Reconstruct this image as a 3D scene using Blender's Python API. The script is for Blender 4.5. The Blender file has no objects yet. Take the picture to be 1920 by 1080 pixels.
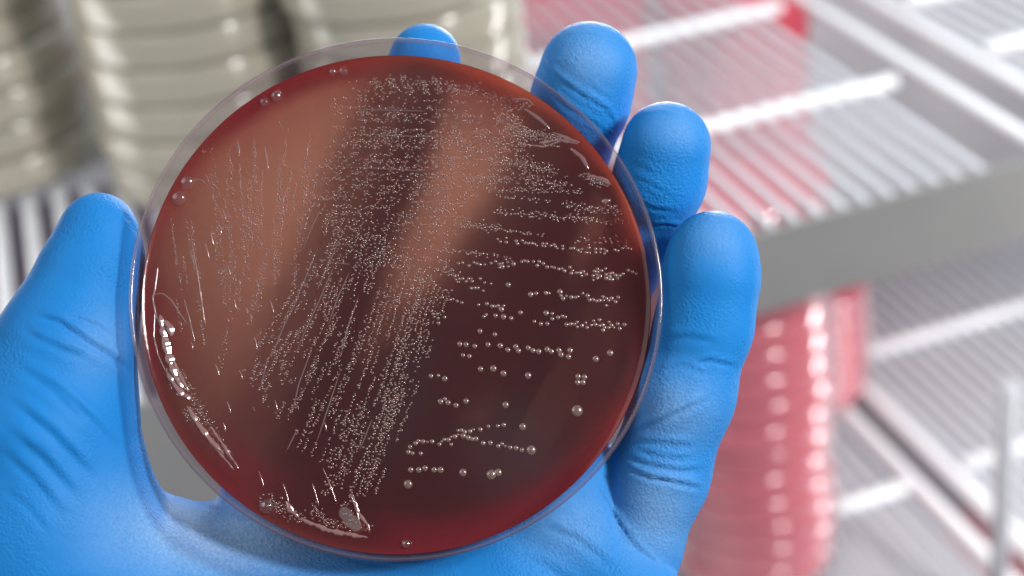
import bpy, bmesh, math, random
import numpy as np
from mathutils import Matrix, Vector
random.seed(7); rng = np.random.default_rng(11)
SC = bpy.context.scene
COL = SC.collection
MM = 0.001
# ------------------------------------------------------------------ camera model
F = 3000.0
PITCH, ROLL, YAW = math.radians(30.1), math.radians(7.2), math.radians(-15.4)
CAM = np.array([0, 0, 1500.0])
_f = np.array([0, math.cos(PITCH), -math.sin(PITCH)])
_u0 = np.array([0, math.sin(PITCH), math.cos(PITCH)])
_r0 = np.array([1.0, 0, 0])
RX = math.cos(ROLL) * _r0 - math.sin(ROLL) * _u0
UY = math.cos(ROLL) * _u0 + math.sin(ROLL) * _r0
BZ = -_f
R3 = np.stack([RX, UY, BZ], 1)               # camera axes -> world
D0 = 271.0                                   # distance of the held dish

def at(px, py, depth):                       # a point of the photo at a distance (mm) along the view axis
    return CAM + R3 @ np.array([(px - 960) / F * depth, (540 - py) / F * depth, -depth])
def on_plane(px, py, z):                     # a point of the photo on a level plane
    d = R3 @ np.array([(px - 960) / F, (540 - py) / F, -1.0])
    return CAM + d * ((z - CAM[2]) / d[2])

cam = bpy.data.cameras.new('camera')
cam.sensor_width = 36; cam.lens = F / 1920 * 36
cam.clip_start = 0.01; cam.clip_end = 50
cam.dof.use_dof = True; cam.dof.focus_distance = (D0 + 3) * MM; cam.dof.aperture_fstop = 11.0
co = bpy.data.objects.new('camera', cam); COL.objects.link(co)
m4 = Matrix.Identity(4)
for i in range(3):
    for j in range(3): m4[i][j] = R3[i, j]
    m4[i][3] = CAM[i] * MM
co.matrix_world = m4
SC.camera = co

# ------------------------------------------------------------------ materials
def mat(name, base=(.8, .8, .8), rough=.5, **kw):
    m = bpy.data.materials.new(name); m.use_nodes = True
    b = m.node_tree.nodes['Principled BSDF']
    b.inputs['Base Color'].default_value = (*base, 1)
    b.inputs['Roughness'].default_value = rough
    for k, v in kw.items(): b.inputs[k.replace('_', ' ')].default_value = v
    return m
class NT:
    def __init__(s, m): s.t = m.node_tree; s.out = s.t.nodes['Material Output']; s.b = s.t.nodes.get('Principled BSDF')
    def n(s, typ, inputs=None, **props):
        x = s.t.nodes.new(typ)
        for k, v in props.items(): setattr(x, k, v)
        for k, v in (inputs or {}).items():
            if isinstance(v, bpy.types.NodeSocket): s.t.links.new(v, x.inputs[k])
            else: x.inputs[k].default_value = v
        return x
    def l(s, a, b): s.t.links.new(a, b)

def clear_plastic(name, tint, haze, hazecol, rough=.08, glossw=1.0):
    m = bpy.data.materials.new(name); m.use_nodes = True; n = NT(m)
    tr = n.n('ShaderNodeBsdfTransparent', {'Color': (*tint, 1)})
    df = n.n('ShaderNodeBsdfDiffuse', {'Color': (*hazecol, 1)})
    tl = n.n('ShaderNodeBsdfTranslucent', {'Color': (*hazecol, 1)})
    dm = n.n('ShaderNodeMixShader', {0: .4, 1: df.outputs[0], 2: tl.outputs[0]})
    mx = n.n('ShaderNodeMixShader', {0: haze, 1: tr.outputs[0], 2: dm.outputs[0]})
    ge = n.n('ShaderNodeNewGeometry')           # same index from both sides of a thin sheet
    io = n.n('ShaderNodeMapRange', {0: ge.outputs['Backfacing'], 3: 1.5, 4: 1 / 1.5})
    fr = n.n('ShaderNodeFresnel', {'IOR': io.outputs[0]})
    mu = n.n('ShaderNodeMath', {0: fr.outputs[0], 1: glossw}, operation='MULTIPLY', use_clamp=True)
    gl = n.n('ShaderNodeBsdfGlossy', {'Color': (1, 1, 1, 1), 'Roughness': rough})
    f = n.n('ShaderNodeMixShader', {0: mu.outputs[0], 1: mx.outputs[0], 2: gl.outputs[0]})
    n.l(f.outputs[0], n.out.inputs[0])
    return m

M = {}
M['lid_clear'] = clear_plastic('clear_lid_plastic', (.93, .94, .90), .62, (.71, .67, .57), .15, 1.5)
M['lid_pink'] = clear_plastic('pink_lid_plastic', (.98, .62, .68), .78, (.96, .29, .36), .15, 3.4)
M['lid_top'] = clear_plastic('pink_lid_top', (.98, .50, .56), .6, (.93, .22, .30), .3, .4)
M['agar_pale'] = mat('pale_agar', (.50, .50, .40), .3)
M['agar_pink'] = mat('pink_agar', (.86, .09, .14), .3)
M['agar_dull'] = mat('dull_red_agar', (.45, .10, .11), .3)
M['white_wire'] = mat('white_coated_wire', (.66, .68, .72), .24)
M['white_bar'] = mat('white_coated_bar', (.90, .91, .93), .2)
M['steel'] = mat('grey_satin_steel', (.31, .31, .305), .45, Metallic=.25)
M['liner'] = mat('cabinet_liner', (.55, .54, .57), .5)
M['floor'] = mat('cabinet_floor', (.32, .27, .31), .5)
M['shaded_floor'] = mat('shaded_floor', (.10, .075, .10), .6)  # shade under the left shelf, put into a dark floor colour
for k, sc in (('steel', 30), ('liner', 12), ('floor', 10), ('white_wire', 60)):
    n = NT(M[k]); tc = n.n('ShaderNodeTexCoord')
    nz = n.n('ShaderNodeTexNoise', {'Vector': tc.outputs['Object'], 'Scale': sc, 'Detail': 4})
    rr = n.n('ShaderNodeMapRange', {0: nz.outputs[0], 3: .88, 4: 1.08})
    c = tuple(n.b.inputs['Base Color'].default_value)
    mx = n.n('ShaderNodeMix', {'Factor': 1.0, 'A': c, 'B': rr.outputs[0]}, data_type='RGBA', blend_type='MULTIPLY')
    mx.inputs[6].default_value = c; n.l(rr.outputs[0], mx.inputs[7]); mx.inputs[0].default_value = 1
    n.l(mx.outputs[2], n.b.inputs['Base Color'])

# ------------------------------------------------------------------ mesh helpers
def link(name, me, m, parent=None):
    o = bpy.data.objects.new(name, me); COL.objects.link(o)
    for x in (m if isinstance(m, (list, tuple)) else [m]):
        if x and x.name not in [q.name for q in me.materials if q]: me.materials.append(x)
    if parent: o.parent = parent
    return o
def mesh(verts, faces, smooth=True, scale=MM):
    me = bpy.data.meshes.new('mesh')
    me.from_pydata([tuple(float(c) * scale for c in v) for v in verts], [], [tuple(f) for f in faces])
    if smooth: me.polygons.foreach_set('use_smooth', [True] * len(me.polygons))
    me.update(); return me
def tag(o, label, cat, group=None, kind=None):
    if label: o['label'] = label
    if cat: o['category'] = cat
    if group: o['group'] = group
    if kind: o['kind'] = kind
    return o
def empty(name, loc, label, cat, group=None):
    o = bpy.data.objects.new(name, None); COL.objects.link(o)
    o.location = Vector([float(c) * MM for c in loc]); o.empty_display_size = .02
    return tag(o, label, cat, group)
def lathe(profile, seg=64, close=False):
    V, Fc = [], []; n = len(profile)
    for r, z in profile:
        for k in range(seg):
            a = 2 * math.pi * k / seg; V.append((r * math.cos(a), r * math.sin(a), z))
    rng_ = range(n if close else n - 1)
    for i in rng_:
        j = (i + 1) % n
        for k in range(seg):
            k2 = (k + 1) % seg
            Fc.append((i * seg + k, i * seg + k2, j * seg + k2, j * seg + k))
    return V, Fc
class MB:
    def __init__(s): s.v = []; s.f = []
    def add(s, V, Fc):
        o = len(s.v); s.v += [tuple(p) for p in V]; s.f += [tuple(i + o for i in f) for f in Fc]
    def tube(s, a, b, r, seg=10, rz=None):
        a = np.array(a, float); b = np.array(b, float); d = (b - a) / np.linalg.norm(b - a)
        h = np.array([0, 0, 1.0]) if abs(d[2]) < .9 else np.array([1.0, 0, 0])
        x = np.cross(d, h); x /= np.linalg.norm(x); y = np.cross(x, d)
        V = []
        for e, rr in ((a - d * 0, r * .75), (a + d * r * .3, r), (b - d * r * .3, r), (b, r * .75)):
            for k in range(seg):
                t = 2 * math.pi * k / seg; V.append(e + rr * (math.cos(t) * x + math.sin(t) * y))
        Fc = []
        for i in range(3):
            for k in range(seg):
                k2 = (k + 1) % seg; Fc.append((i * seg + k, (i + 1) * seg + k, (i + 1) * seg + k2, i * seg + k2))
        Fc.append(tuple(range(seg))); Fc.append(tuple(range(4 * seg - 1, 3 * seg - 1, -1)))
        s.add(V, Fc)
    def box(s, c, ax, half):               # centre, three axes, half sizes
        c = np.array(c, float); V = []
        for i in (-1, 1):
            for j in (-1, 1):
                for k in (-1, 1): V.append(c + i * half[0] * ax[0] + j * half[1] * ax[1] + k * half[2] * ax[2])
        s.add(V, [(0, 1, 3, 2), (4, 6, 7, 5), (0, 4, 5, 1), (2, 3, 7, 6), (0, 2, 6, 4), (1, 5, 7, 3)])
    def build(s, name, m, parent=None, smooth=True, org=(0, 0, 0)):
        me = mesh([np.array(v) - org for v in s.v], s.f, smooth)
        o = link(name, me, m, parent)
        return o

# ------------------------------------------------------------------ background: shelves
ZS = at(1420, 432, 690)[2]                   # upper right shelf surface
ZL = ZS - 245.0                              # lower right shelf surface
W = np.array([math.sin(YAW), math.cos(YAW), 0]); L = np.array([math.cos(YAW), -math.sin(YAW), 0]); Z = np.array([0, 0, 1.0])

def wire_shelf(org, w, l, a0, a1, b0, b1, pitch, dia, bars, label, group, lip=0, rails=(), bar_d=7.5, rail_d=7.0, lip_span=None, over=True):
    org = np.array(org, float)
    root = empty('wire_shelf', org, label, 'shelf', group)
    g = MB(); n = int((a1 - a0) / pitch)
    for i in range(n + 1):
        a = a0 + i * pitch
        g.tube(l * a + w * (b0 + 1) - Z * dia * .5, l * a + w * b1 - Z * dia * .5, dia / 2)
    g.build('wire_grid', M['white_wire'], root)
    for b in bars:
        h = bar_d * .28 if over else -(dia + bar_d * .42)
        t = MB(); t.tube(l * (a0 - 5) + w * b + Z * h, l * (a1 + 5) + w * b + Z * h, bar_d / 2, 14)
        t.build('cross_bar', M['white_bar'], root)
    for a in rails:
        t = MB(); t.tube(l * a + w * (b0 - 2) + Z * .4, l * a + w * b1 + Z * .4, rail_d / 2, 14)
        t.build('side_rail', M['white_bar'], root)
    if lip:
        s0, s1 = lip_span or (a0 - 8, a1 + 8)
        t = MB()
        c = l * (s0 + s1) / 2 - Z * lip / 2 - w * 1.2
        t.box(c, (l, w, Z), ((s1 - s0) / 2, 1.2, lip / 2))
        o = t.build('front_lip', M['steel'], root, False)
        bv = o.modifiers.new('bevel', 'BEVEL'); bv.width = .8 * MM; bv.segments = 3
    return root

O1 = on_plane(1420, 432, ZS)
def ab(px, py, z, org, w=W, l=L):
    p = on_plane(px, py, z) - org; return float(p @ l), float(p @ w)
# upper right shelf
aL = ab(1290, 440, ZS, O1)[0]; aA = ab(1720, 133, ZS, O1)[0]; aB = ab(1817, 105, ZS, O1)[0]
bar1 = ab(1525, 197, ZS, O1)[1]; bar2 = ab(1350, 46, ZS, O1)[1]; barR = ab(1890, 90, ZS, O1)[1]
print('shelf', aL, aA, aB, bar1, bar2, barR)
aEnd = aA - 9.0
nW = int((aEnd - aL) / 11.6)
wire_shelf(O1, W, L, aEnd - nW * 11.6, aEnd - 13.5, 0, 330, 11.6, 4.9, (bar1, bar2, 2 * bar2 - bar1, 3 * bar2 - 2 * bar1),
           'white wire shelf with grey front lip above the front red stack', 'white wire shelves', lip=41, rails=(aA,), lip_span=(aL - 6, aB + 150))
wire_shelf(O1, W, L, aB + 14, aB + 14 + 11.6 * 11, 1.5, 330, 11.6, 4.9, (barR, barR + 80, barR + 160, barR + 240),
           'white wire shelf at the top right corner, beyond the double rail', 'white wire shelves', rails=(aB,))
# lower right shelf
O2 = on_plane(1420, 1100, ZL)
aC = ab(1705, 900, ZL, O2)[0]; aD = ab(1775, 883, ZL, O2)[0]
b1_ = ab(1635, 940, ZL, O2)[1]; b2_ = ab(1840, 868, ZL, O2)[1]; b3_ = ab(1800, 617, ZL, O2)[1]
print('low', aC, aD, b1_, b2_, b3_)
wire_shelf(O2, W, L, aC - 12 - 10.4 * 24, aC - 12, -60, 300, 10.4, 7.6, (b1_, b1_ + 90, b1_ + 180),
           'lower white wire shelf carrying the tall front red stack', 'white wire shelves', rails=(aC,), rail_d=11, bar_d=9)
wire_shelf(O2, W, L, aD + 13, aD + 13 + 10.4 * 22, -60, 330, 10.4, 7.6, (b2_, b3_, 2 * b3_ - b2_),
           'lower white wire shelf at the right edge, behind the white post', 'white wire shelves', rails=(aD,), rail_d=11, bar_d=9)
pp = on_plane(1866, 1180, ZL)
post = MB(); post.tube((0, 0, 0), (0, 0, 150), 4.6, 16)
tag(post.build('shelf_post', M['white_wire'], None), 'short white upright post at the lower right edge', 'post').location = Vector(pp * MM)
# left shelf
ZK = at(423, 300, 682)[2]
k1 = on_plane(113, 442, ZK); k2 = on_plane(146, 640, ZK)
WK = k1 - k2; WK[2] = 0; WK /= np.linalg.norm(WK); LK = np.array([WK[1], -WK[0], 0])
O3 = on_plane(280, 748, ZK)
bK = ab(40, 600, ZK, O3, WK, LK)[1]
aK0 = ab(-120, 600, ZK, O3, WK, LK)[0]; aK1 = ab(640, 600, ZK, O3, WK, LK)[0]
bEnd = ab(423, 150, ZK, O3, WK, LK)[1]
print('left', bK, aK0, aK1, bEnd)
wire_shelf(O3, WK, LK, aK0, aK1, 0, bEnd, 12.6, 6.4, (bK, bK + 150), 'white wire shelf under the pale stacks, left behind the thumb',
           'white wire shelves', lip=60, rails=(), bar_d=9, over=False)

# cabinet shell
def slab(name, c, ax, half, m):
    b = MB(); b.box((0, 0, 0), ax, half); o = b.build(name, m, None, False); o.location = Vector(np.array(c) * MM); o['kind'] = 'structure'; return o
zf = ZL - 190
slab('floor', O2 + W * 150 + Z * (zf - 5 - O2[2]), (L, W, Z), (900, 700, 5), M['floor'])
slab('wall', O1 + W * 420 - Z * 60, (L, W, Z), (900, 5, 480), M['liner'])
slab('cabinet_floor', on_plane(100, 500, ZK - 150), (LK, WK, Z), (170, 260, 3), M['shaded_floor'])  # dark sheet added for the shade seen between the left shelf wires

# ------------------------------------------------------------------ stacked culture plates
def plate_meshes():
    base = lathe([(0.1, 0), (42.5, 0), (44.5, .35), (45.0, 1.2), (45.2, 13.6), (43.2, 13.6), (43.0, 1.2), (0.1, 1.1)], 64)
    lid = lathe([(0.1, 15.0), (42.6, 15.0), (43.6, 14.9), (44.5, 14.5), (45.2, 13.8), (45.7, 12.9), (46.0, 11.6), (46.2, 9.0), (46.4, 1.9), (46.3, 1.6), (45.7, 1.6),
                 (45.5, 1.9), (44.6, 12.6), (43.6, 13.9), (0.1, 14.0)], 64)
    ag = lathe([(0.1, 1.3), (42.9, 1.3), (42.95, 6.0), (42.6, 6.3), (0.1, 6.3)], 64)
    return [mesh(*x) for x in (base, lid, ag)]
def make_plates(lidm, agm, topm=None):
    b, l, a = plate_meshes()
    for me, m in ((b, lidm), (l, lidm), (a, agm)): me.materials.append(m)
    if topm:                                    # the flat top is duller than the moulded skirt
        l.materials.append(topm); l.polygons.foreach_set('material_index', np.array([1 if i < 64 else 0 for i in range(len(l.polygons))], np.int32))
    return b, l, a
KINDS = {'pale': make_plates(M['lid_clear'], M['agar_pale']), 'pink': make_plates(M['lid_pink'], M['agar_pink'], M['lid_top']),
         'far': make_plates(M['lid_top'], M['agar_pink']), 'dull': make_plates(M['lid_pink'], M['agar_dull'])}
ORD = ['lowest', 'second', 'third', 'fourth', 'fifth', 'sixth', 'seventh', 'eighth', 'ninth', 'tenth', 'eleventh', 'twelfth', 'thirteenth',
       'fourteenth', 'fifteenth', 'sixteenth', 'seventeenth', 'eighteenth', 'nineteenth', 'twentieth']
def stack(p, n, kind, what, where, group, jit=.8, lean=(0, 0)):
    b, l, a = KINDS[kind]
    for i in range(n):
        q = np.array(p) + Z * (15.15 * i) + np.array([random.gauss(0, jit) + lean[0] * i, random.gauss(0, jit) + lean[1] * i, 0])
        lab = (f'lowest {what} of the stack {where}' if i == 0 else f'topmost {what} of the stack {where}' if i == n - 1 else
               f'{what}, {ORD[i]} from bottom of the stack {where}')
        r = empty('culture_plate', q, lab, 'petri dish', group)
        r.rotation_euler[2] = random.uniform(0, 6.28)
        link('base_dish', b, None, r); link('lid', l, None, r); link('agar', a, None, r)
top1 = on_plane(1378, 322, ZS - 12); ZB = ZL + 5.5; p1 = np.array([top1[0], top1[1], ZB])
stack(p1, 15, 'pink', 'red agar plate', 'right beside the little finger', 'red plates in the front stack', 1.0)
p2 = on_plane(1492, 706, ZB)
stack(p2, 5, 'pink', 'red agar plate', 'behind the tall front red stack', 'red plates in the short stack behind', .6)
t3 = on_plane(1372, -18, ZS - 14); p3 = np.array([t3[0], t3[1], ZB])
stack(p3, 15, 'far', 'pink agar plate', 'behind the middle fingertip, right side', 'pink plates under the upper shelf', .8)
t4 = on_plane(1070, 12, ZS - 14); p4 = np.array([t4[0], t4[1], ZB])
stack(p4, 15, 'far', 'pink agar plate', 'behind the middle fingertip, left side', 'pink plates under the upper shelf on the left', .8)
print('dist', np.linalg.norm(p3 - p2), np.linalg.norm(p4 - p3), np.linalg.norm(p3 - p1), np.linalg.norm(p1 - p2))
p5 = on_plane(1905, 1010, zf + 80); p5[2] = zf
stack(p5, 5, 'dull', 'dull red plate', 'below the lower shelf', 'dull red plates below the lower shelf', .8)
q1 = on_plane(5, 292, ZK); q2 = on_plane(423, 300, ZK); q3 = on_plane(806, 292, ZK)
stack(q1, 11, 'pale', 'pale clear plate', 'at the left edge above the thumb', 'pale plates in the left stack', 1.3, (-.5, 0))
stack(q2, 11, 'pale', 'pale clear plate', 'just left of the index fingertip', 'pale plates in the middle stack', 1.3, (-.5, 0))
stack(q3, 11, 'pale', 'pale clear plate', 'behind the index fingertip', 'pale plates in the right stack', 1.0, (-.3, 0))

# ------------------------------------------------------------------ hand frame: camera-aligned, origin = rim centre
OX, OY = (745 - 960) / F * D0, (540 - 557) / F * D0
HO = np.array([OX, OY, -D0])
def H(px, py, z):
    d = D0 - z
    return np.array([(px - 960) / F * d - OX, (540 - py) / F * d - OY, z])
def h2w(p): return CAM + (R3 @ (np.asarray(p) + HO).T).T
NRM = np.array([.075, .20, 1.0]); NRM /= np.linalg.norm(NRM)
DH = 12.6                                     # height of the dish
EX = np.array([1.0, 0, 0]) - NRM * NRM[0]; EX /= np.linalg.norm(EX); EY = np.cross(NRM, EX)
BC = -NRM * DH + EY * 1.1 + EX * .3                                # centre of the underside, hand frame
AT = DH - 6.4                                 # agar surface above the underside
def uv(px, py, h=AT):                         # photo point -> dish plane coordinates at height h
    c = np.array([OX, OY, -D0]); d = np.array([(px - 960) / F, (540 - py) / F, -1.0])
    o = BC + NRM * h + c
    t = (o @ NRM) / (d @ NRM); p = d * t - o
    return float(p @ EX), float(p @ EY)

# ------------------------------------------------------------------ gloved hand as one distance field
def zb(x, y): return BC[2] - (NRM[0] * (x - BC[0]) + NRM[1] * (y - BC[1])) / NRM[2]
def J(px, py, z, r):                          # joint; z None = touching the underside of the dish
    if z is None:
        z = -20.0
        for _ in range(4):
            p = H(px, py, z); z = zb(p[0], p[1]) - r * (D0 - z) / F + .35
    p = H(px, py, z)
    return (p[0], p[1], p[2], r * (D0 - z) / F)
chains = dict(
    index=[J(515, 905, None, 92), J(568, 745, None, 94), J(658, 500, None, 86), J(752, 255, None, 80), J(797, 112, -24, 67)],
    middle=[J(690, 830, None, 104), J(775, 700, None, 100), J(888, 560, None, 94), J(990, 415, None, 99), J(1056, 275, None, 84), J(1088, 190, -24, 88), J(1104, 132, -21.5, 91)],
    ring=[J(940, 890, None, 90), J(1082, 612, None, 94), J(1203, 430, None, 79), J(1236, 340, -19, 82), J(1249, 275, -16.5, 84)],
    pinky=[J(1336, 478, -9, 83), J(1333, 520, -9, 86), J(1320, 610, -10, 87), J(1280, 740, -11, 93), J(1234, 890, -13, 91), J(1186, 1030, -15, 86), J(1120, 1200, -20, 95)],
    thumb=[J(186, 424, -7, 61), J(182, 470, -7, 74), J(160, 550, -6, 93), J(121, 660, -4, 123), J(82, 800, -4, 168), J(80, 1000, -7, 215), J(240, 1280, -14, 270)])
palm = [[J(130, 1092, -13, 205), J(560, 1192, -17, 185)], [J(560, 1192, -17, 185), J(950, 1125, -17, 180)],
        [J(240, 1280, -14, 270), J(640, 1700, -22, 290)], [J(900, 1180, -20, 200), J(760, 1700, -22, 290)],
        [J(640, 1700, -22, 290), J(620, 2050, -26, 270)], [J(760, 1700, -22, 290), J(720, 2050, -26, 270)],
        [J(520, 905, None, 88), J(520, 1130, -24, 150)], [J(700, 860, None, 106), J(680, 1130, -26, 170)],
        [J(800, 800, None, 104), J(935, 830, None, 98)], [J(940, 890, None, 104), J(1075, 900, None, 96)], [J(940, 890, None, 98), J(900, 1130, -26, 170)], [J(1060, 940, None, 95), J(980, 1130, -24, 150)]]
heel = [J(1035, 965, -13.5, 95), J(1178, 1142, -10.5, 101), J(1000, 1300, -16, 190)]

hs = .55
lo = np.array([-92.0, -142.0, -52.0]); hi = np.array([72.0, 54.0, 17.0])
nx, ny, nz = [int(v) + 1 for v in (hi - lo) / hs]
gx = (lo[0] + hs * np.arange(nx)).astype(np.float32)[:, None, None]
gy = (lo[1] + hs * np.arange(ny)).astype(np.float32)[None, :, None]
gz = (lo[2] + hs * np.arange(nz)).astype(np.float32)[None, None, :]
BIG = np.float32(50.0)
def seg_sdf(A, B, pad=14.0):
    """tapered capsule, evaluated only near itself"""
    a = np.array(A[:3]); b = np.array(B[:3]); mr = max(A[3], B[3]) + pad
    i0 = np.clip(((np.minimum(a, b) - mr - lo) / hs).astype(int), 0, [nx, ny, nz]); i1 = np.clip(((np.maximum(a, b) + mr - lo) / hs).astype(int) + 1, 0, [nx, ny, nz])
    sl = tuple(slice(i, j) for i, j in zip(i0, i1))
    X, Y, Zz = gx[sl[0]], gy[:, sl[1]], gz[:, :, sl[2]]
    d = b - a; dd = float(d @ d)
    t = ((X - a[0]) * d[0] + (Y - a[1]) * d[1] + (Zz - a[2]) * d[2]) / dd
    t = np.clip(t, 0, 1)
    q = np.sqrt((X - a[0] - t * d[0]) ** 2 + (Y - a[1] - t * d[1]) ** 2 + (Zz - a[2] - t * d[2]) ** 2)
    return sl, (q - (A[3] + (B[3] - A[3]) * t)).astype(np.float32)
def smin(a, b, k):
    h = np.clip(k - np.abs(a - b), 0, None) / k
    return np.minimum(a, b) - h * h * k * np.float32(.25)
def chain_sdf(ch, k=2.0):
    G = np.full((nx, ny, nz), BIG, np.float32)
    for A, B in zip(ch[:-1], ch[1:]):
        sl, v = seg_sdf(A, B); G[sl] = smin(G[sl], v, k)
    return G
P0 = np.full((nx, ny, nz), BIG, np.float32)
for A, B in palm:
    sl, v = seg_sdf(A, B, 18); P0[sl] = smin(P0[sl], v, 6.0)
T = smin(P0, chain_sdf(chains['thumb'], 5.0), 1.8)
Hl = chain_sdf(heel, 4.0)
G = smin(T, Hl, 5.0)
for nm in ('index', 'middle', 'ring'):
    G = smin(G, smin(P0, chain_sdf(chains[nm], 3.0), 4.0), .5)
G = smin(G, smin(P0 + 3.0, chain_sdf(chains['pinky'], 3.0), 2.5), .4)
del P0, T, Hl

def surface_net(Fv):
    s = Fv < 0
    cnt = np.zeros(tuple(d - 1 for d in Fv.shape), np.int8)
    offs = [(i, j, k) for i in (0, 1) for j in (0, 1) for k in (0, 1)]
    def cut(A, o): return A[o[0]:A.shape[0] - 1 + o[0], o[1]:A.shape[1] - 1 + o[1], o[2]:A.shape[2] - 1 + o[2]]
    for o in offs: cnt += cut(s, o)
    act = (cnt > 0) & (cnt < 8)
    ids = np.full(act.shape, -1, np.int64); I = np.argwhere(act); ids[act] = np.arange(len(I))
    val = {o: Fv[I[:, 0] + o[0], I[:, 1] + o[1], I[:, 2] + o[2]] for o in offs}
    acc = np.zeros((len(I), 3)); c = np.zeros(len(I))
    for o in offs:
        for ax in range(3):
            if o[ax]: continue
            o2 = list(o); o2[ax] = 1; o2 = tuple(o2)
            va, vb = val[o], val[o2]; x = (va < 0) != (vb < 0)
            t = np.where(x, va / np.where(x, va - vb, 1), 0)
            p = np.array(o, float)[None].repeat(len(I), 0); p[:, ax] += t
            acc[x] += p[x]; c[x] += 1
    V = lo + hs * (I + acc / c[:, None])
    Q = []
    for ax in range(3):
        b, d = (ax + 1) % 3, (ax + 2) % 3
        sa = [slice(1, -1)] * 3; sa[ax] = slice(0, -1); sb = list(sa); sb[ax] = slice(1, None)
        A, B = s[tuple(sa)], s[tuple(sb)]
        E = np.argwhere(A != B); sg = A[tuple(E.T)]
        E = E.copy(); E[:, b] += 1; E[:, d] += 1
        def cell(db, dd):
            C = E.copy(); C[:, b] += db; C[:, d] += dd; return ids[tuple(C.T)]
        q = np.stack([cell(-1, -1), cell(0, -1), cell(0, 0), cell(-1, 0)], 1)
        q[~sg] = q[~sg][:, ::-1]; Q.append(q)
    return V, np.concatenate(Q)
HV, HQ = surface_net(G); del G
def vnormals(V, Q):
    n = np.cross(V[Q[:, 2]] - V[Q[:, 0]], V[Q[:, 3]] - V[Q[:, 1]])
    N = np.zeros_like(V)
    for k in range(4):
        for c in range(3): N[:, c] += np.bincount(Q[:, k], n[:, c], len(V))
    return N / np.maximum(np.linalg.norm(N, axis=1, keepdims=True), 1e-9)
def relax(V, Q, it):
    e = np.concatenate([Q[:, [0, 1]], Q[:, [1, 2]], Q[:, [2, 3]], Q[:, [3, 0]]])
    deg = np.bincount(e.ravel(), minlength=len(V)).astype(float)
    for i in range(it):
        S = np.zeros_like(V)
        for c in range(3):
            S[:, c] = np.bincount(e[:, 0], V[e[:, 1], c], len(V)) + np.bincount(e[:, 1], V[e[:, 0], c], len(V))
        V = V + (.6 if i % 2 == 0 else -.35) * (S / deg[:, None] - V)
    return V
HV = relax(HV, HQ, 6)
HN = vnormals(HV, HQ)
# folds of the glove: (photo polyline, width px, depth mm, ridge mm); the ridge lies left of the direction of travel
dz = D0 - HV[:, 2]
PX = 960 + (HV[:, 0] + OX) / dz * F; PY = 540 - (HV[:, 1] + OY) / dz * F
front = np.clip(HN[:, 2] * 2.2, 0, 1)
disp = np.zeros(len(HV))
def fold(pts, w, depth, ridge, taper=.25, zmin=-60, zmax=60):
    pts = np.array(pts, float); seg = np.diff(pts, axis=0); ln = np.linalg.norm(seg, axis=1); tot = ln.sum(); acc = 0
    best = np.full(len(HV), 1e9); sd = np.zeros(len(HV)); tt = np.zeros(len(HV))
    for p, d, l_ in zip(pts[:-1], seg, ln):
        t = np.clip(((PX - p[0]) * d[0] + (PY - p[1]) * d[1]) / l_ ** 2, 0, 1)
        ex, ey = PX - p[0] - t * d[0], PY - p[1] - t * d[1]
        dist = np.hypot(ex, ey); m = dist < best
        best[m] = dist[m]; sd[m] = (np.sign(d[0] * ey - d[1] * ex) * dist)[m]; tt[m] = ((acc + t * l_) / tot)[m]; acc += l_
    env = np.clip(np.minimum(tt, 1 - tt) / taper, 0, 1); env = env * env * (3 - 2 * env)
    ok = (HV[:, 2] > zmin) & (HV[:, 2] < zmax)
    v = sd / w
    h = -depth * np.exp(-(v / .45) ** 2) + ridge * np.exp(-((v + .95) / .75) ** 2) + .35 * ridge * np.exp(-((v - 1.2) / .8) ** 2)
    # fade at the two ends as well as sideways
    return h * env * ok
def add(*a, **k):
    global disp; disp = disp + fold(*a, **k) * front * .68
# thumb crease and web folds
add([(60, 592), (110, 604), (160, 640), (205, 668), (256, 704)], 12, .95, .75, .2)
add([(95, 590), (140, 598), (185, 612), (215, 640)], 9, .4, .5)
add([(40, 618), (80, 640), (130, 662), (170, 672)], 13, .5, .5)
for k, (x, y, l_, a, w, dp) in enumerate([(10, 668, 230, 40, 16, .55), (0, 735, 260, 42, 17, .7), (-5, 790, 230, 43, 15, .55), (-5, 840, 190, 45, 14, .5), (60, 690, 200, 42, 13, .35), (110, 730, 190, 46, 14, .3), (-5, 905, 150, 44, 12, .35)]):
    a = math.radians(a); c, s_ = math.cos(a), math.sin(a)
    add([(x, y), (x + l_ * .5 * c, y + l_ * .5 * s_ - 8), (x + l_ * c, y + l_ * s_ + 6)], w, dp * .8, dp * .9, .35)
for k in range(10):
    x, y = random.uniform(40, 200), random.uniform(420, 560)
    add([(x, y), (x + random.uniform(30, 60), y + random.uniform(-6, 8))], 5, .07, .07)
# thumb tip rim crease
add([(225, 392), (245, 415), (258, 445)], 6, .15, .2)
# middle finger
add([(1008, 95), (1040, 142), (1090, 178), (1135, 205), (1160, 245)], 7, .28, .5, .2)
add([(1030, 120), (1055, 118), (1080, 128)], 5, .15, .22); add([(1062, 98), (1078, 112), (1096, 120)], 4, .1, .16)
add([(1100, 150), (1120, 172), (1150, 190)], 6, .15, .22); add([(1015, 150), (1060, 200), (1120, 235), (1150, 262)], 7, .2, .3)
add([(1060, 70), (1100, 62), (1140, 72)], 5, .06, .1)
# ring finger
add([(1200, 220), (1240, 212), (1285, 225)], 5, .14, .25); add([(1175, 330), (1220, 345), (1262, 372)], 7, .2, .22)
add([(1185, 372), (1225, 392), (1275, 400)], 8, .28, .25); add([(1222, 424), (1250, 420), (1278, 428)], 5, .35, .5); add([(1180, 300), (1215, 320), (1240, 330)], 6, .14, .16)
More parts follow.
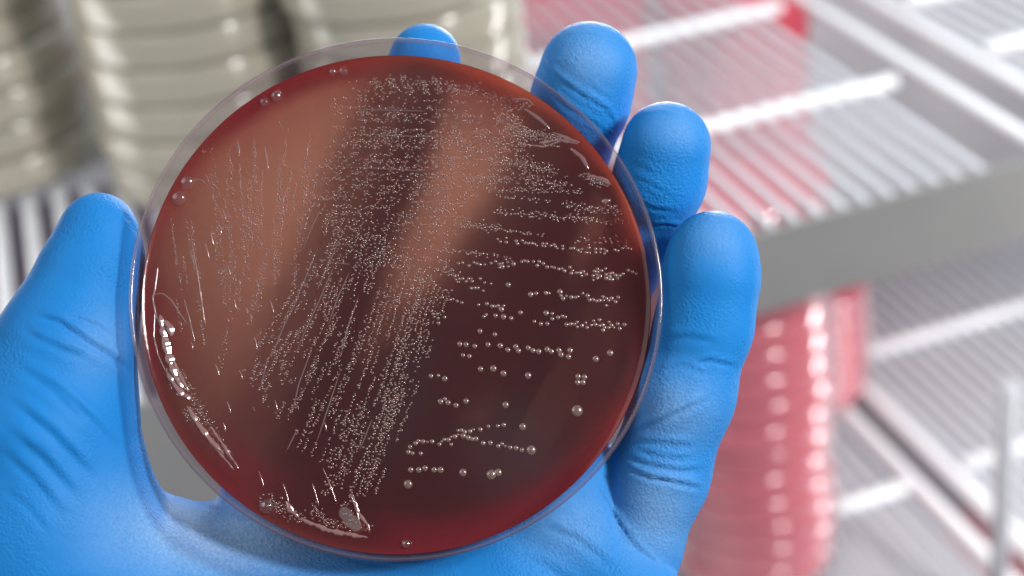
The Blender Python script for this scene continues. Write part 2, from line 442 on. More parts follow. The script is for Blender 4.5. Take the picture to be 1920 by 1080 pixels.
# little finger
add([(1296, 686), (1330, 676), (1386, 690)], 8, .55, .35); add([(1232, 700), (1280, 684), (1330, 706)], 8, .3, .3)
add([(1170, 815), (1215, 800), (1270, 775), (1335, 745)], 10, .55, .6); add([(1180, 830), (1240, 832), (1310, 838)], 10, .35, .4)
add([(1160, 850), (1210, 872), (1270, 884), (1330, 880)], 9, .5, .5); add([(1165, 872), (1220, 896), (1280, 908), (1320, 918)], 8, .7, .8, .15)
add([(1190, 840), (1240, 858), (1300, 862)], 7, .3, .4); add([(1240, 640), (1290, 632), (1350, 645)], 12, .25, .25)
# palm near the heel and under the dish
add([(1110, 900), (1150, 965), (1195, 1030), (1262, 1085)], 7, .3, .5, .15)
add([(1010, 985), (1080, 1010), (1160, 1075)], 14, .3, .35); add([(930, 1030), (1020, 1060), (1100, 1110)], 14, .25, .25)
add([(560, 1010), (680, 1052), (800, 1075), (900, 1080)], 10, .3, .3)
add([(352, 938), (420, 962), (500, 985), (600, 1030)], 10, .3, .25)
for k in range(26):                                          # fine crossing creases of the ball of the thumb
    x, y = random.uniform(230, 520), random.uniform(905, 1050); a = math.radians(random.choice((-28, -35, -22, 62, 75, 48)) + random.gauss(0, 6)); l_ = random.uniform(50, 130)
    add([(x, y), (x + l_ * .5 * math.cos(a), y + l_ * .5 * math.sin(a) + 5), (x + l_ * math.cos(a), y + l_ * math.sin(a))], 3.2, .07, .10)
HV = HV + HN * disp[:, None]
# stretch whitening of the thin rubber
wear = np.zeros(len(HV))
for x, y, rx, ry, w in ((430, 985, 190, 95, 1.0), (1100, 110, 60, 60, .35), (1265, 240, 50, 40, .25), (1345, 440, 50, 50, .25), (1230, 960, 70, 90, .5), (1260, 770, 80, 70, .4), (1060, 990, 90, 70, .3), (200, 640, 60, 60, .25)):
    wear = np.maximum(wear, w * np.exp(-((PX - x) / rx) ** 2 - ((PY - y) / ry) ** 2))
wear *= front
me = bpy.data.meshes.new('gloved_hand')
wv = h2w(HV); horg = h2w(np.array([-10, -100, -20.0])[None])[0]
me.vertices.add(len(HV)); me.vertices.foreach_set('co', ((wv - horg) * MM).astype(np.float32).ravel())
me.loops.add(HQ.size); me.loops.foreach_set('vertex_index', HQ.astype(np.int32).ravel())
me.polygons.add(len(HQ)); me.polygons.foreach_set('loop_start', np.arange(0, HQ.size, 4, dtype=np.int32))
me.polygons.foreach_set('use_smooth', np.ones(len(HQ), bool))
me.update(calc_edges=True)
at_ = me.attributes.new('wear', 'FLOAT', 'POINT'); at_.data.foreach_set('value', wear.astype(np.float32))

gm = mat('blue_nitrile_rubber', (.011, .19, .54), .58, Specular_IOR_Level=.15); n = NT(gm)
tc = n.n('ShaderNodeTexCoord'); A = n.n('ShaderNodeAttribute', attribute_name='wear')
n1 = n.n('ShaderNodeTexNoise', {'Vector': tc.outputs['Object'], 'Scale': 2000, 'Detail': 1.5, 'Roughness': .5})
n2 = n.n('ShaderNodeTexNoise', {'Vector': tc.outputs['Object'], 'Scale': 90, 'Detail': 3})
n3 = n.n('ShaderNodeTexNoise', {'Vector': tc.outputs['Object'], 'Scale': 35, 'Detail': 5, 'Roughness': .6})
amp = n.n('ShaderNodeMapRange', {0: n2.outputs[0], 1: .38, 2: .62, 3: .08, 4: 1.0})
g1 = n.n('ShaderNodeMath', {0: n1.outputs[0], 1: amp.outputs[0]}, operation='MULTIPLY')
bp = n.n('ShaderNodeBump', {'Height': g1.outputs[0], 'Strength': .7, 'Distance': .0004})
bp2 = n.n('ShaderNodeBump', {'Height': n3.outputs[0], 'Strength': .15, 'Distance': .002, 'Normal': bp.outputs[0]})
n.l(bp2.outputs[0], n.b.inputs['Normal'])
wr = n.n('ShaderNodeMapRange', {0: n1.outputs[0], 1: .3, 2: .7, 3: .55, 4: 1.0})
wf = n.n('ShaderNodeMath', {0: A.outputs['Fac'], 1: wr.outputs[0]}, operation='MULTIPLY')
wf2 = n.n('ShaderNodeMath', {0: wf.outputs[0], 1: 1.0}, operation='MULTIPLY')
cm = n.n('ShaderNodeMix', {0: wf2.outputs[0]}, data_type='RGBA'); cm.inputs[6].default_value = (.011, .19, .54, 1); cm.inputs[7].default_value = (.33, .49, .67, 1)
n.l(cm.outputs[2], n.b.inputs['Base Color'])
n.b.inputs['Subsurface Weight'].default_value = 0
hand = link('gloved_hand', me, gm); hand.location = Vector(horg * MM)
tag(hand, 'left hand in a blue nitrile glove holding the dark red dish', 'hand')

# ------------------------------------------------------------------ the held dish
RD = Matrix([[float(v) for v in row] for row in (R3 @ np.stack([EX, EY, NRM], 1))])
dish = empty('petri_dish', h2w(BC[None])[0], 'open clear dish of dark red blood agar held in the blue glove', 'petri dish')
dish.rotation_euler = RD.to_euler()
rimm = clear_plastic('rim_plastic', (.84, .80, .83), .05, (.72, .62, .70), .10, .9)
edgem = clear_plastic('rim_outline_tint', (.42, .35, .42), .25, (.6, .5, .56), .12, 1.2)  # highlight and dark refracted outline of the rim, put into tint and haze
glass = bpy.data.materials.new('clear_polystyrene'); glass.use_nodes = True; n = NT(glass)
gb = n.n('ShaderNodeBsdfGlass', {'Color': (.93, .91, .95, 1), 'Roughness': .0, 'IOR': 1.5}); n.l(gb.outputs[0], n.out.inputs[0])
thinwall = clear_plastic('clear_wall', (.88, .86, .89), .012, (.8, .8, .85), .04, .3)
thin = clear_plastic('thin_clear_floor', (.96, .95, .96), .03, (.8, .8, .8), .05)
def win(z): return 43.6 + .8 * z / DH        # inner wall radius
WT = .85
prof = [(win(1.0), 1.0), (win(DH - .5), DH - .5), (win(DH) + .12, DH - .12), (win(DH) + .4, DH), (win(DH) + WT - .35, DH), (win(DH) + WT - .05, DH - .15), (win(DH) + WT, DH - .5),
        (win(DH) + WT - .25, DH - 1.3), (win(DH) + WT - .35, DH - 2.2), (win(.6) + WT - .35, .6), (win(0) + WT - .6, .12), (win(0) + WT - 1.0, 0.0), (win(0) + .05, 0)]
V, Fc = lathe(prof, 256, close=True)
wall = link('dish_wall', mesh(V, Fc), [rimm, thinwall, edgem], dish)
wall.data.polygons.foreach_set('material_index', np.array([1 if (i // 256) in (0, 8, 9, 10, 11, 12) else 2 if (i // 256) == 3 else 0 for i in range(len(Fc))], np.int32))
V, Fc = lathe([(.05, 0), (win(0) - .05, 0), (win(0) - .05, .95), (.05, .95)], 128, close=True)
link('dish_floor', mesh(V, Fc), thin, dish)

# ---- colonies -----------------------------------------------------
C = []                                         # (px, py, r px)
def chain(pts, n, jx, jy, r0, r1, gap=0.0):
    pts = np.array(pts, float); seg = np.linalg.norm(np.diff(pts, axis=0), axis=1); cs = np.r_[0, np.cumsum(seg)]
    holes = [random.random() for _ in range(3)]
    for _ in range(int(n * (2.5 if r1 < 3.5 else 1.5 if r1 < 4 else 1))):
        t = random.random()
        if any(abs(t - h) < gap for h in holes): continue
        s = t * cs[-1]; i = min(int(np.searchsorted(cs, s, 'right')) - 1, len(seg) - 1); f = (s - cs[i]) / seg[i]
        p = pts[i] + f * (pts[i + 1] - pts[i])
        C.append((p[0] + random.gauss(0, jx) * .75, p[1] + random.gauss(0, jy) * .7, random.uniform(r0, r1) * (.72 if r1 < 4 else .95)))
# near-horizontal streaks over the upper half
def xl(y): return 640 - (y - 160) * .25
yy = 150
for y, dens in ((152, .05), (170, .08), (185, .10), (201, .14), (214, .20), (226, .14), (243, .22), (254, .24), (265, .26), (276, .2), (292, .22), (303, .2), (314, .17), (327, .2), (338, .19)):
    x0 = xl(y) + random.uniform(-20, 20); x1 = 850 + (y - 150) * 1.15 + random.uniform(-20, 15); x1 = min(x1, 1080)
    chain([(x0, y - 2), ((x0 + x1) / 2, y + 1), (x1, y + 6)], int((x1 - x0) * dens), 3, 4.2, 2.0, 3.2, .02)
for y, x0, x1, dens in ((352, 610, 1090, .24), (362, 600, 900, .18), (374, 590, 870, .2), (388, 580, 860, .2), (403, 600, 880, .2), (418, 610, 880, .18), (432, 630, 860, .18), (447, 640, 850, .16), (464, 650, 850, .15), (482, 660, 840, .14), (500, 670, 830, .12)):
    chain([(x0, y - 4), ((x0 + x1) / 2, y), (x1, y + 7)], int((x1 - x0) * dens), 3, 4.5, 2.0, 3.1, .02)
for p, n_, r0, r1, j in (([(880, 332), (1070, 346)], 55, 2.2, 3.6, 4), ([(930, 366), (1035, 380)], 16, 2.4, 3.6, 3), ([(930, 396), (1060, 408), (1140, 416)], 90, 2.3, 3.8, 5),
                      ([(1060, 385), (1130, 395)], 22, 2.2, 3.4, 6), ([(1120, 390), (1180, 398)], 55, 2.4, 3.8, 9), ([(1150, 412), (1190, 418)], 22, 2.2, 3.2, 5),
                      ([(920, 428), (1020, 442)], 30, 2.4, 3.6, 2.5), ([(860, 418), (940, 430)], 30, 2.2, 3.2, 5), ([(925, 450), (1020, 460), (1110, 470), (1188, 466)], 85, 2.6, 4.2, 3.5),
                      ([(1080, 452), (1180, 450)], 26, 2.4, 3.6, 6), ([(1100, 466), (1140, 474)], 22, 2.6, 4.2, 5), ([(800, 466), (880, 474), (960, 484)], 34, 2.4, 3.6, 3.5), ([(860, 492), (960, 498)], 20, 2.8, 4.0, 4),
                      ([(972, 490), (1000, 492)], 9, 3, 4.5, 2), ([(1010, 498), (1080, 512), (1160, 522)], 70, 3, 4.8, 5), ([(1110, 512), (1175, 520)], 34, 3, 4.6, 6), ([(1175, 508), (1195, 514)], 6, 3, 4.5, 3),
                      ([(850, 520), (920, 530)], 20, 2.8, 4.0, 4), ([(875, 538), (910, 544)], 9, 3, 4.2, 2), ([(995, 552), (1010, 548)], 3, 4, 5, 2), ([(1020, 550), (1090, 558), (1180, 566)], 34, 3.2, 5.2, 5), ([(1120, 560), (1165, 566)], 22, 3, 4.8, 5),
                      ([(830, 560), (870, 568)], 10, 3, 4.2, 3), ([(890, 572), (950, 576)], 12, 3.4, 4.6, 3), ([(910, 590), (955, 595)], 10, 3.8, 5.4, 4), ([(985, 600), (1030, 606)], 6, 3.8, 5, 3), ([(1035, 596), (1080, 606)], 20, 3.4, 5, 6), ([(1080, 608), (1170, 612)], 38, 3.2, 5.0, 6),
                      ([(790, 588), (840, 594)], 9, 2.8, 4.0, 4), ([(800, 540), (850, 545)], 8, 2.6, 3.6, 5), ([(830, 500), (860, 520)], 14, 2.4, 3.4, 8), ([(820, 606), (838, 608)], 3, 3.5, 4.5, 2)):
    chain(p, n_, j * .8, j, r0, r1)
# single large colonies of the last streaks, as in the photograph
big = [(862, 645, 5.5), (874, 646, 5.5), (890, 649, 5), (915, 646, 5.5), (920, 651, 5), (938, 648, 6), (952, 656, 5.5), (967, 650, 6), (972, 658, 5.5), (990, 652, 5.5), (999, 657, 5.5), (1004, 660, 5), (1010, 659, 6), (1026, 655, 6), (1034, 659, 5.5), (1048, 657, 6), (1052, 665, 6), (1069, 657, 6), (1066, 669, 6),
       (1117, 673, 7), (1144, 662, 7), (900, 621, 5.5), (928, 627, 5), (868, 666, 4.5), (880, 668, 5), (901, 692, 6), (925, 691, 7), (944, 700, 6.5), (990, 704, 7), (1084, 706, 6), (1096, 707, 6), (1083, 717, 6), (1093, 717, 6), (1089, 711, 5.5),
       (808, 705, 5), (822, 704, 4), (834, 710, 6), (826, 753, 6), (840, 755, 5.5), (834, 748, 4.5), (855, 760, 5.5), (874, 752, 6), (948, 759, 7), (1082, 770, 12), (980, 800, 7.5), (765, 908, 9), (785, 881, 6), (770, 881, 6), (797, 878, 6), (814, 881, 6), (826, 881, 6.5), (832, 884, 5), (868, 886, 8), (878, 885, 7), (921, 890, 10), (934, 886, 8), (996, 844, 10), (984, 843, 7), (942, 500, 5), (963, 495, 5), (953, 534, 5.5), (940, 580, 6), (944, 594, 6), (1024, 587, 6), (995, 552, 6), (1050, 547, 6), (976, 586, 5)]
for p, n_, r0, r1, j in (([(770, 850), (764, 838), (785, 828), (830, 827), (870, 812), (925, 796), (946, 801)], 60, 2.8, 5.2, 3), ([(850, 818), (880, 822), (915, 832), (1000, 845)], 60, 3.0, 6, 4), ([(862, 806), (888, 826)], 24, 3, 5, 5), ([(772, 848), (792, 852)], 6, 3.5, 5, 2), ([(820, 832), (850, 834)], 8, 3, 4.5, 2)):
    chain(p, n_, j * .7, j * .8, r0, r1)
C += big
# diagonal streaks of the middle band
for k in range(30):
    u = k / 29
    xt, yt = 615 + 225 * u, 400 + 150 * u ** 1.5; xb, yb = 455 + 245 * u + random.uniform(-6, 6), 700 + 230 * min(1, u * 1.3)
    mx_, my_ = (xt + xb) / 2 + 14 - 8 * u, (yt + yb) / 2
    dens = (.25 if u < .5 else .28) * random.uniform(.4, 1.3)
    L_ = math.hypot(xt - xb, yt - yb)
    chain([(xt, yt), (mx_, my_), (xb, yb)], int(L_ * dens * .8), 1.9, 4, 1.9, 3.2, .06)
for k in range(9):                              # right border of that band, looser
    u = k / 8
    chain([(800 - 2 * k, 470 + 12 * k), (775 - 6 * k, 640 + 10 * k), (700 - 4 * k, 900)], 26, 4, 5, 2.2, 3.6, .05)
for p, n_ in (([(770, 620), (735, 700), (720, 760)], 22), ([(755, 730), (700, 860), (690, 880)], 30), ([(690, 840), (640, 960), (665, 970)], 40), ([(650, 780), (610, 930)], 55), ([(680, 760), (640, 900)], 70)):
    chain(p, n_, 6, 8, 2.2, 3.6)
# left fan: near-vertical chains
for k in range(34):
    x = random.uniform(395, 600); y = 210 + abs(x - 560) * .35 + random.uniform(0, 150); s = -.35 * ((x - 400) / 200) + .14; l_ = random.uniform(60, 190)
    chain([(x, y), (x + s * l_ * .5, y + l_ * .5), (x + s * l_ * 1.05, y + l_)], int(l_ * random.uniform(.10, .28)), 2.2, 5, 1.7, 2.8, .03)
for k in range(16):
    x = random.uniform(420, 560); y = random.uniform(440, 640); l_ = random.uniform(40, 120)
    chain([(x, y), (x - .18 * l_, y + l_)], int(l_ * .12), 3, 5, 1.7, 2.7)
for x, y, l_ in ((322, 430, 110), (348, 410, 90), (358, 420, 110), (330, 560, 60), (318, 395, 40), (370, 560, 90), (342, 480, 60)):
    chain([(x, y), (x + .16 * l_, y + l_)], int(l_ * .17), 1.6, 4, 1.9, 3.0)
for k in range(6):                              # top edge clusters
    x = 700 + 28 * k; chain([(x, 140 + random.uniform(0, 14)), (x + 14, 170)], 16, 6, 7, 2.0, 3.2)
chain([(870, 160), (960, 200), (970, 260)], 60, 14, 12, 1.9, 3.0)
for p, n_, j in (([(980, 245), (1060, 262)], 110, 6), ([(975, 205), (1000, 188)], 16, 6), ([(1098, 330), (1130, 345)], 60, 7), ([(940, 215), (985, 270)], 60, 12), ([(930, 300), (1040, 322)], 40, 8), ([(960, 235), (1040, 270)], 60, 10)):
    chain(p, n_, j, j * .7, 2.0, 3.4)
# lower edge debris
chain([(495, 930), (540, 960), (570, 975)], 70, 9, 9, 2.0, 3.6); chain([(335, 690), (370, 760), (430, 850)], 70, 6, 6, 1.8, 3.0); chain([(585, 950), (620, 985), (690, 990)], 60, 9, 6, 2, 3.2)
chain([(350, 770), (372, 790)], 60, 8, 9, 2.0, 3.6)
pts = []
for x, y, r in C:
    u, v = uv(x, y)
    if math.hypot(u, v) < 42.7: pts.append((u, v, r / 11.07 * .95))
pts.sort(key=lambda t: -t[2])
grid = {}; keep = []
for u, v, r in pts:                             # colonies crowd each other but do not overlap
    gi, gj = int(u // 1), int(v // 1)
    if any((u - a) ** 2 + (v - b) ** 2 < (.80 * (r + c)) ** 2 for i in (-2, -1, 0, 1, 2) for j in (-2, -1, 0, 1, 2) for a, b, c in grid.get((gi + i, gj + j), ())): continue
    grid.setdefault((gi, gj), []).append((u, v, r)); keep.append((u, v, r))
pts = keep
print('colonies', len(pts))

# ---- agar -----------------------------------------------------------
gn = 120
gr = np.zeros((gn, gn)); P = np.array([(p[0], p[1]) for p in pts])
ii = np.clip(((P + 45) / 90 * gn).astype(int), 0, gn - 1); np.add.at(gr, (ii[:, 0], ii[:, 1]), 1)
def blur(a, r):
    k = np.exp(-.5 * (np.arange(-3 * r, 3 * r + 1) / r) ** 2); k /= k.sum()
    for ax in (0, 1): a = np.apply_along_axis(lambda v: np.convolve(v, k, 'same'), ax, a)
    return a
gr = blur(gr, 5); gr = 1 - np.exp(-gr * 5.0)
hz = np.zeros((gn, gn))                         # haemolysed zone: where the plate was streaked
uu = (np.arange(gn) + .5) / gn * 90 - 45
U_, V_ = np.meshgrid(uu, uu, indexing='ij')
hz = np.clip((44.2 - np.hypot(U_ - 2.6, V_ - 2.4)) / 6.5, 0, 1); hz = hz * hz * (3 - 2 * hz)
gr = np.maximum(gr, hz * .92)
rings = [0.05] + list(np.linspace(1.2, 40, 44)) + [40.8, 41.5, 42.0, 42.4, 42.75, 43.0, 43.2, 43.34]
SEG = 220
def menis(r): return .6 * max(0, (r - 41.2) / 2.14) ** 2.6
Vt, At = [], []
rmax = win(AT) - .03
for r in rings:
    for k in range(SEG):
        a = 2 * math.pi * k / SEG
        rr = r * rmax / 43.34; x, y = rr * math.cos(a), rr * math.sin(a)
        wob = (.05 * math.sin(3 * a + 1) + .04 * math.sin(7 * a)) * (r / 43) ** 6
        Vt.append((x, y, AT + menis(r) + wob))
        At.append(float(gr[min(gn - 1, int((x + 45) / 90 * gn)), min(gn - 1, int((y + 45) / 90 * gn))]))
Ft = []
for i in range(len(rings) - 1):
    for k in range(SEG):
        k2 = (k + 1) % SEG; Ft.append((i * SEG + k, (i + 1) * SEG + k, (i + 1) * SEG + k2, i * SEG + k2))
ntop = len(Ft); nr = len(rings)
for r, z in ((win(1.1) - .03, 1.05), (.05, 1.05)):
    for k in range(SEG):
        a = 2 * math.pi * k / SEG; Vt.append((r * math.cos(a), r * math.sin(a), z)); At.append(0.0)
for i in (nr - 1, nr):
    for k in range(SEG):
        k2 = (k + 1) % SEG; Ft.append((i * SEG + k, (i + 1) * SEG + k, (i + 1) * SEG + k2, i * SEG + k2))
ame = mesh(Vt, Ft); aa = ame.attributes.new('growth', 'FLOAT', 'POINT'); aa.data.foreach_set('value', At)
am = mat('blood_agar', (.1, .02, .02), .12, IOR=1.35); n = NT(am)
A = n.n('ShaderNodeAttribute', attribute_name='growth'); tc = n.n('ShaderNodeTexCoord')
nz1 = n.n('ShaderNodeTexNoise', {'Vector': tc.outputs['Object'], 'Scale': 60, 'Detail': 4})
nf = n.n('ShaderNodeMapRange', {0: nz1.outputs[0], 3: -.18, 4: .18})
gf = n.n('ShaderNodeMath', {0: A.outputs['Fac'], 1: nf.outputs[0]}, operation='ADD', use_clamp=True)
def ramp(c0, c1):
    x = n.n('ShaderNodeMix', {0: gf.outputs[0]}, data_type='RGBA'); x.inputs[6].default_value = (*c0, 1); x.inputs[7].default_value = (*c1, 1); return x.outputs[2]
n.l(ramp((.085, .009, .014), (.026, .0062, .008)), n.b.inputs['Base Color'])
bmp = n.n('ShaderNodeTexNoise', {'Vector': tc.outputs['Object'], 'Scale': 220, 'Detail': 3})
bb = n.n('ShaderNodeBump', {'Height': bmp.outputs[0], 'Strength': .06, 'Distance': .001}); n.l(bb.outputs[0], n.b.inputs['Normal'])
tl = n.n('ShaderNodeBsdfTranslucent', {'Color': ramp((.32, .055, .05), (.66, .30, .19))})
ad = n.n('ShaderNodeAddShader', {0: n.b.outputs[0], 1: tl.outputs[0]}); n.l(ad.outputs[0], n.out.inputs[0])
ab_ = bpy.data.materials.new('blood_agar_underside'); ab_.use_nodes = True; n = NT(ab_)
lw = n.n('ShaderNodeLayerWeight', {'Blend': .5})      # absorption grows with the slanted path through the gel
cs_ = n.n('ShaderNodeMath', {0: 1.02, 1: lw.outputs['Facing']}, operation='SUBTRACT')
iv = n.n('ShaderNodeMath', {0: -.75, 1: cs_.outputs[0]}, operation='DIVIDE')
ex = n.n('ShaderNodeMath', {0: iv.outputs[0]}, operation='EXPONENT')
cc = n.n('ShaderNodeCombineColor', {0: ex.outputs[0], 1: ex.outputs[0], 2: ex.outputs[0]})
tr = n.n('ShaderNodeBsdfTransparent', {'Color': cc.outputs[0]}); n.l(tr.outputs[0], n.out.inputs[0])
agar = link('agar', ame, [am, ab_], dish)
mi = np.zeros(len(Ft), np.int32); mi[ntop + SEG:] = 1; ame.polygons.foreach_set('material_index', mi)

cm_ = mat('colony', (.095, .065, .058), .22, IOR=1.5, Coat_Weight=1.0, Coat_Roughness=.2, Coat_IOR=1.68); n = NT(cm_)
tl = n.n('ShaderNodeBsdfTranslucent', {'Color': (.34, .19, .14, 1)}); ad = n.n('ShaderNodeAddShader', {0: n.b.outputs[0], 1: tl.outputs[0]}); n.l(ad.outputs[0], n.out.inputs[0])
def dome(r, x=0, y=0, z=0, h=.55, seg=9):
    V = []; Fc = []
    for i, t in enumerate((0, .35, .68, .9)):
        rr = r * math.cos(t * math.pi / 2); zz = r * h * math.sin(t * math.pi / 2)
        for k in range(seg):
            a = 2 * math.pi * k / seg; V.append((x + rr * math.cos(a), y + rr * math.sin(a), z + zz))
    V.append((x, y, z + r * h)); top = len(V) - 1
    for i in range(3):
        for k in range(seg): k2 = (k + 1) % seg; Fc.append((i * seg + k, i * seg + k2, (i + 1) * seg + k2, (i + 1) * seg + k))
    for k in range(seg): Fc.append((3 * seg + k, 3 * seg + (k + 1) % seg, top))
    return V, Fc
NBIG = 100
for x, y, r in pts[:NBIG]:
    V, Fc = dome(r, seg=16, h=random.uniform(.4, .5)); o = link('colony', mesh(V, Fc), cm_, agar); o.location = (x * MM, y * MM, (AT - .02) * MM)
sm = MB()
for x, y, r in pts[NBIG:]: sm.add(*dome(r, x, y, AT - .02, random.uniform(.36, .5)))
sm.build('small_colonies', cm_, agar)['kind'] = 'stuff'

# ---- streak lines, smears, glare ridges and bubbles -------------------------------
def ribbon(pp, w, h, seg=6, noise=0.0, step=.35, wedge=False):
    """raised bead along a photo polyline: (px,py) points, half width and height in mm"""
    q = np.array([uv(*p) for p in pp]); ln = np.linalg.norm(np.diff(q, axis=0), axis=1); cs = np.r_[0, np.cumsum(ln)]
    n_ = max(3, int(cs[-1] / step)); t = np.linspace(0, cs[-1], n_)
    x = np.interp(t, cs, q[:, 0]); y = np.interp(t, cs, q[:, 1]); d = np.gradient(np.stack([x, y], 1), axis=0); d /= np.linalg.norm(d, axis=1, keepdims=True) + 1e-9
    V, Fc = [], []
    f1, f2, f3 = [random.uniform(.7, 1.3) for _ in range(3)]; h1, h2, h3 = [random.uniform(0, 6.28) for _ in range(3)]
    def sn(q, k): return .5 * math.sin(q * 2.1 * f1 + h1 + k) + .32 * math.sin(q * 4.7 * f2 + h2 + 2 * k) + .18 * math.sin(q * 11 * f3 + h3 + 3 * k)
    for i in range(n_):
        e = math.sin(math.pi * min(1, max(0, i / (n_ - 1)))) ** .35 if 0 < i < n_ - 1 else .15
        ww = w * e * (1 + 1.6 * noise * sn(t[i], 0)); hh = h * e * (1 + noise * sn(t[i], 1)); off = noise * w * .7 * sn(t[i], 2)
        if wedge:  # sloped face turned toward the strip light to show glare
            for c, zz in ((-ww * 1.0, 0), (-ww * .82, .80 * ww), (-ww * .7, .84 * ww), (ww * .1, .45 * ww), (ww, 0.0)):
                V.append((x[i] - d[i, 1] * c, y[i] + d[i, 0] * c, AT - .03 + zz))
            continue
        for k in range(seg + 1):
            a = math.pi * k / seg; c = ww * math.cos(a) + off
            V.append((x[i] - d[i, 1] * c, y[i] + d[i, 0] * c, AT - .03 + hh * math.sin(a)))
    if wedge: seg = 4
    for i in range(n_ - 1):
        for k in range(seg):
            b = i * (seg + 1) + k; Fc.append((b, b + seg + 1, b + seg + 2, b + 1))
    return V, Fc
milk = bpy.data.materials.new('milky_streak'); milk.use_nodes = True; n = NT(milk)
n.b.inputs['Base Color'].default_value = (.30, .24, .24, 1); n.b.inputs['Roughness'].default_value = .25
tr = n.n('ShaderNodeBsdfTransparent'); mx = n.n('ShaderNodeMixShader', {0: .28, 1: tr.outputs[0], 2: n.b.outputs[0]}); n.l(mx.outputs[0], n.out.inputs[0])
film = mat('thin_growth_film', (.10, .065, .062), .4)
glos = mat('wet_growth', (.20, .10, .095), .16, IOR=1.8, Coat_Weight=1.0, Coat_Roughness=.1, Coat_IOR=1.8)
for pp in ([(606, 380), (583, 430), (562, 480)], [(640, 440), (612, 505), (590, 555)], [(605, 445), (577, 510), (552, 570), (520, 640)], [(634, 480), (600, 560), (570, 625), (548, 680)], [(676, 545), (650, 620), (636, 680)], [(660, 500), (632, 560), (612, 620)],
           [(590, 640), (560, 720), (545, 790)], [(640, 690), (610, 780), (590, 840)], [(560, 800), (535, 850)], [(700, 780), (672, 850)], [(540, 590), (505, 680)], [(505, 660), (485, 740)], [(624, 492), (660, 496)], [(650, 250), (830, 258)], [(660, 205), (800, 208)], [(640, 312), (820, 322)]):
    link('streak_line', mesh(*ribbon(pp, .13, .05)), film, agar)
dashes = [(495, 272, 503, 318), (520, 222, 530, 248), (442, 262, 450, 288), (384, 325, 392, 345), (400, 343, 408, 357), (416, 390, 423, 414), (409, 415, 416, 440), (394, 434, 400, 460), (383, 452, 392, 485), (426, 497, 432, 518), (438, 560, 443, 580), (447, 523, 450, 533),
          (478, 520, 486, 540), (506, 562, 513, 588), (468, 592, 473, 605), (476, 630, 483, 655), (460, 574, 464, 588), (358, 640, 362, 655), (403, 682, 411, 705), (448, 693, 455, 712), (425, 752, 433, 775), (472, 760, 478, 772), (515, 748, 520, 772), (418, 790, 423, 812), (556, 757, 560, 770),
          (605, 876, 632, 945), (585, 905, 598, 950), (530, 905, 542, 945), (608, 790, 612, 810), (484, 880, 495, 915), (357, 436, 385, 610), (345, 560, 365, 640), (657, 925, 676, 985), (604, 560, 610, 575)]
for x0, y0, x1, y1 in dashes:
    link('growth_streak', mesh(*ribbon([(x0, y0), ((x0 + x1) / 2 + 1, (y0 + y1) / 2), (x1, y1)], .11, .09, noise=.25)), glos, agar)
for q_, (pp, w, h, nz_) in enumerate((([(296, 500), (290, 545), (286, 560), (292, 590), (300, 612)], .18, .14, .1), ([(287, 552), (305, 550), (320, 562), (340, 592), (352, 610)], .14, .1, .2),
                      ([(290, 585), (288, 630), (296, 665), (312, 700), (322, 730)], .16, .14, .1), ([(300, 590), (306, 620), (312, 650), (320, 680), (330, 705), (342, 728)], .85, .42, .35),
                      ([(306, 600), (318, 612), (322, 630)], .7, .35, .4), ([(322, 668), (335, 700), (352, 730)], .3, .25, .2), ([(312, 690), (325, 715), (345, 745)], .7, .4, .3), ([(330, 738), (350, 742), (356, 750)], .5, .35, .4),
                      ([(352, 762), (372, 795), (395, 825), (420, 850)], .6, .35, .35), ([(365, 790), (395, 830), (440, 882)], .28, .2, .5), ([(395, 800), (425, 845), (448, 880)], .35, .22, .6),
                      ([(984, 204), (1010, 222), (1030, 240)], .45, .22, .15), ([(1070, 278), (1092, 296), (1104, 318)], .5, .24, .1), ([(1036, 248), (1060, 258), (1088, 268)], .4, .2, .4), ([(960, 186), (990, 186), (1004, 200)], .3, .15, .3), ([(1010, 268), (1050, 262), (1085, 270)], .3, .12, .5),
                      ([(660, 925), (672, 962), (690, 985), (694, 1000)], .35, .14, .3), ([(560, 972), (620, 996), (690, 1008)], .5, .25, .5), ([(1104, 328), (1135, 338), (1148, 348)], .5, .2, .5), ([(1128, 378), (1146, 375)], .5, .3, .3), ([(536, 940), (548, 960), (560, 970)], .6, .3, .5),
                      ([(350, 335), (378, 338), (390, 350)], .12, .1, .2), ([(975, 270), (1020, 275), (1060, 262)], .15, .1, .3))):
    link('smear_and_glare', mesh(*ribbon(pp, w * (.8 if w > .25 else 1), h, 8, nz_ * .6, .22, w > .25 and q_ < 9)), glos, agar)  # wet growth, plus ridges added in the shape of glare on the meniscus
V, Fc = ribbon([(640, 950), (655, 975), (680, 996)], 1.3, .12, 8, .1); link('smear_and_glare', mesh(V, Fc), milk, agar)
bub = clear_plastic('bubble_skin', (.92, .84, .82), .04, (.6, .4, .33), .05, 2.6)
for x, y, r in ((331, 369, 17), (345, 338, 16), (494, 188, 11), (515, 174, 13), (624, 134, 9), (644, 132, 11), (378, 281, 5), (512, 158, 8), (762, 1020, 10), (500, 950, 16)):
    u, v = uv(x, y, AT + .4); V, Fc = dome(r / 11.07, seg=24, h=.75); o = link('bubble', mesh(V, Fc), bub, agar)
    lim = 43.2; rr = math.hypot(u, v); k = min(1, (lim - r / 14) / rr); o.location = (u * k * MM, v * k * MM, (AT + menis(min(rr * k, 43))) * MM)

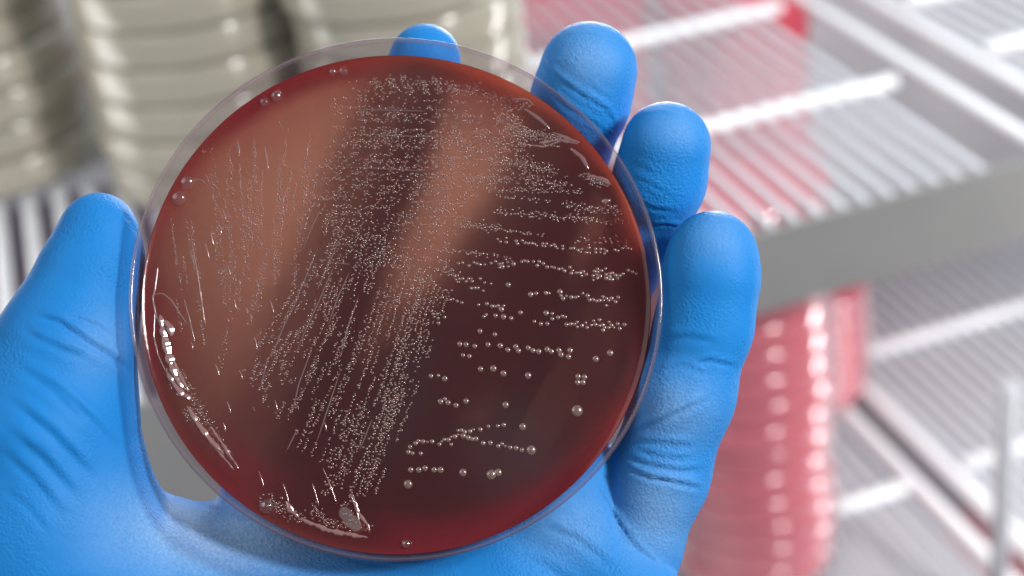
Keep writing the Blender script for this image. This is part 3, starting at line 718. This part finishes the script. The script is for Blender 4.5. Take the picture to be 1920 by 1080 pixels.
# ------------------------------------------------------------------ light
wd = bpy.data.worlds.new('World'); SC.world = wd; wd.use_nodes = True
bg = wd.node_tree.nodes['Background']; bg.inputs[0].default_value = (.92, .96, 1.0, 1); bg.inputs[1].default_value = .30
def area(name, pos, target, sx, sy, rad, col=(1, 1, 1), spread=180):
    l = bpy.data.lights.new(name, 'AREA'); l.shape = 'RECTANGLE'; l.size = sx * MM; l.size_y = sy * MM
    l.energy = rad * math.pi * sx * sy * MM * MM; l.color = col
    l.spread = math.radians(spread)
    o = bpy.data.objects.new(name, l); COL.objects.link(o)
    p = Vector([float(v) * MM for v in pos]); t = Vector([float(v) * MM for v in target])
    o.location = p; o.rotation_euler = (t - p).to_track_quat('-Z', 'Y').to_euler(); return o
hc = h2w(np.array([[0, 0, 0.0]]))[0]
area('room_light', h2w(np.array([[-640, 400, 470.0]]))[0], hc, 800, 700, 1.9, (1, .98, .95))
area('strip_light', h2w(np.array([[560, 260, 430.0]]))[0], hc, 90, 170, 160, (1, .97, .95))
area('agar_backlight', at(1150, -490, 690), h2w(np.array([[-5, 10, -15.0]]))[0], 180, 180, 2.75, (1, .98, .94), 50)  # added lamp, shines through the agar from above and behind
area('agar_backlight', at(-520, 330, 620), h2w(np.array([[-15, 0, -15.0]]))[0], 150, 260, 3.6, (1, .98, .95))  # second added lamp, brightens the left of the agar from behind
sc_ = (p1 + p2) / 2 + Z * 150
area('cabinet_light', O1 + W * 150 + L * 60 + Z * 420, O1 + W * 60 + L * 40, 500, 260, 4.4, (.87, .95, 1))
vv = -p1 * np.array([1, 1, 0]); vv /= np.linalg.norm(vv); a_ = math.radians(93)
lv = np.array([vv[0] * math.cos(a_) - vv[1] * math.sin(a_), vv[0] * math.sin(a_) + vv[1] * math.cos(a_), 0])
area('side_light', p1 + lv * 380 + Z * 150, p1 + Z * 110, 24, 420, 42, (1, .98, .98))
SC.view_settings.view_transform = 'Standard'; SC.view_settings.look = 'None'; SC.view_settings.exposure = 0; SC.view_settings.gamma = 1
SC.view_settings.use_curve_mapping = False
SC.render.engine = 'CYCLES'
SC.cycles.use_denoising = True
SC.cycles.max_bounces = 16; SC.cycles.transparent_max_bounces = 40; SC.cycles.transmission_bounces = 10; SC.cycles.diffuse_bounces = 4
SC.cycles.sample_clamp_indirect = 4.0; SC.cycles.blur_glossy = .3
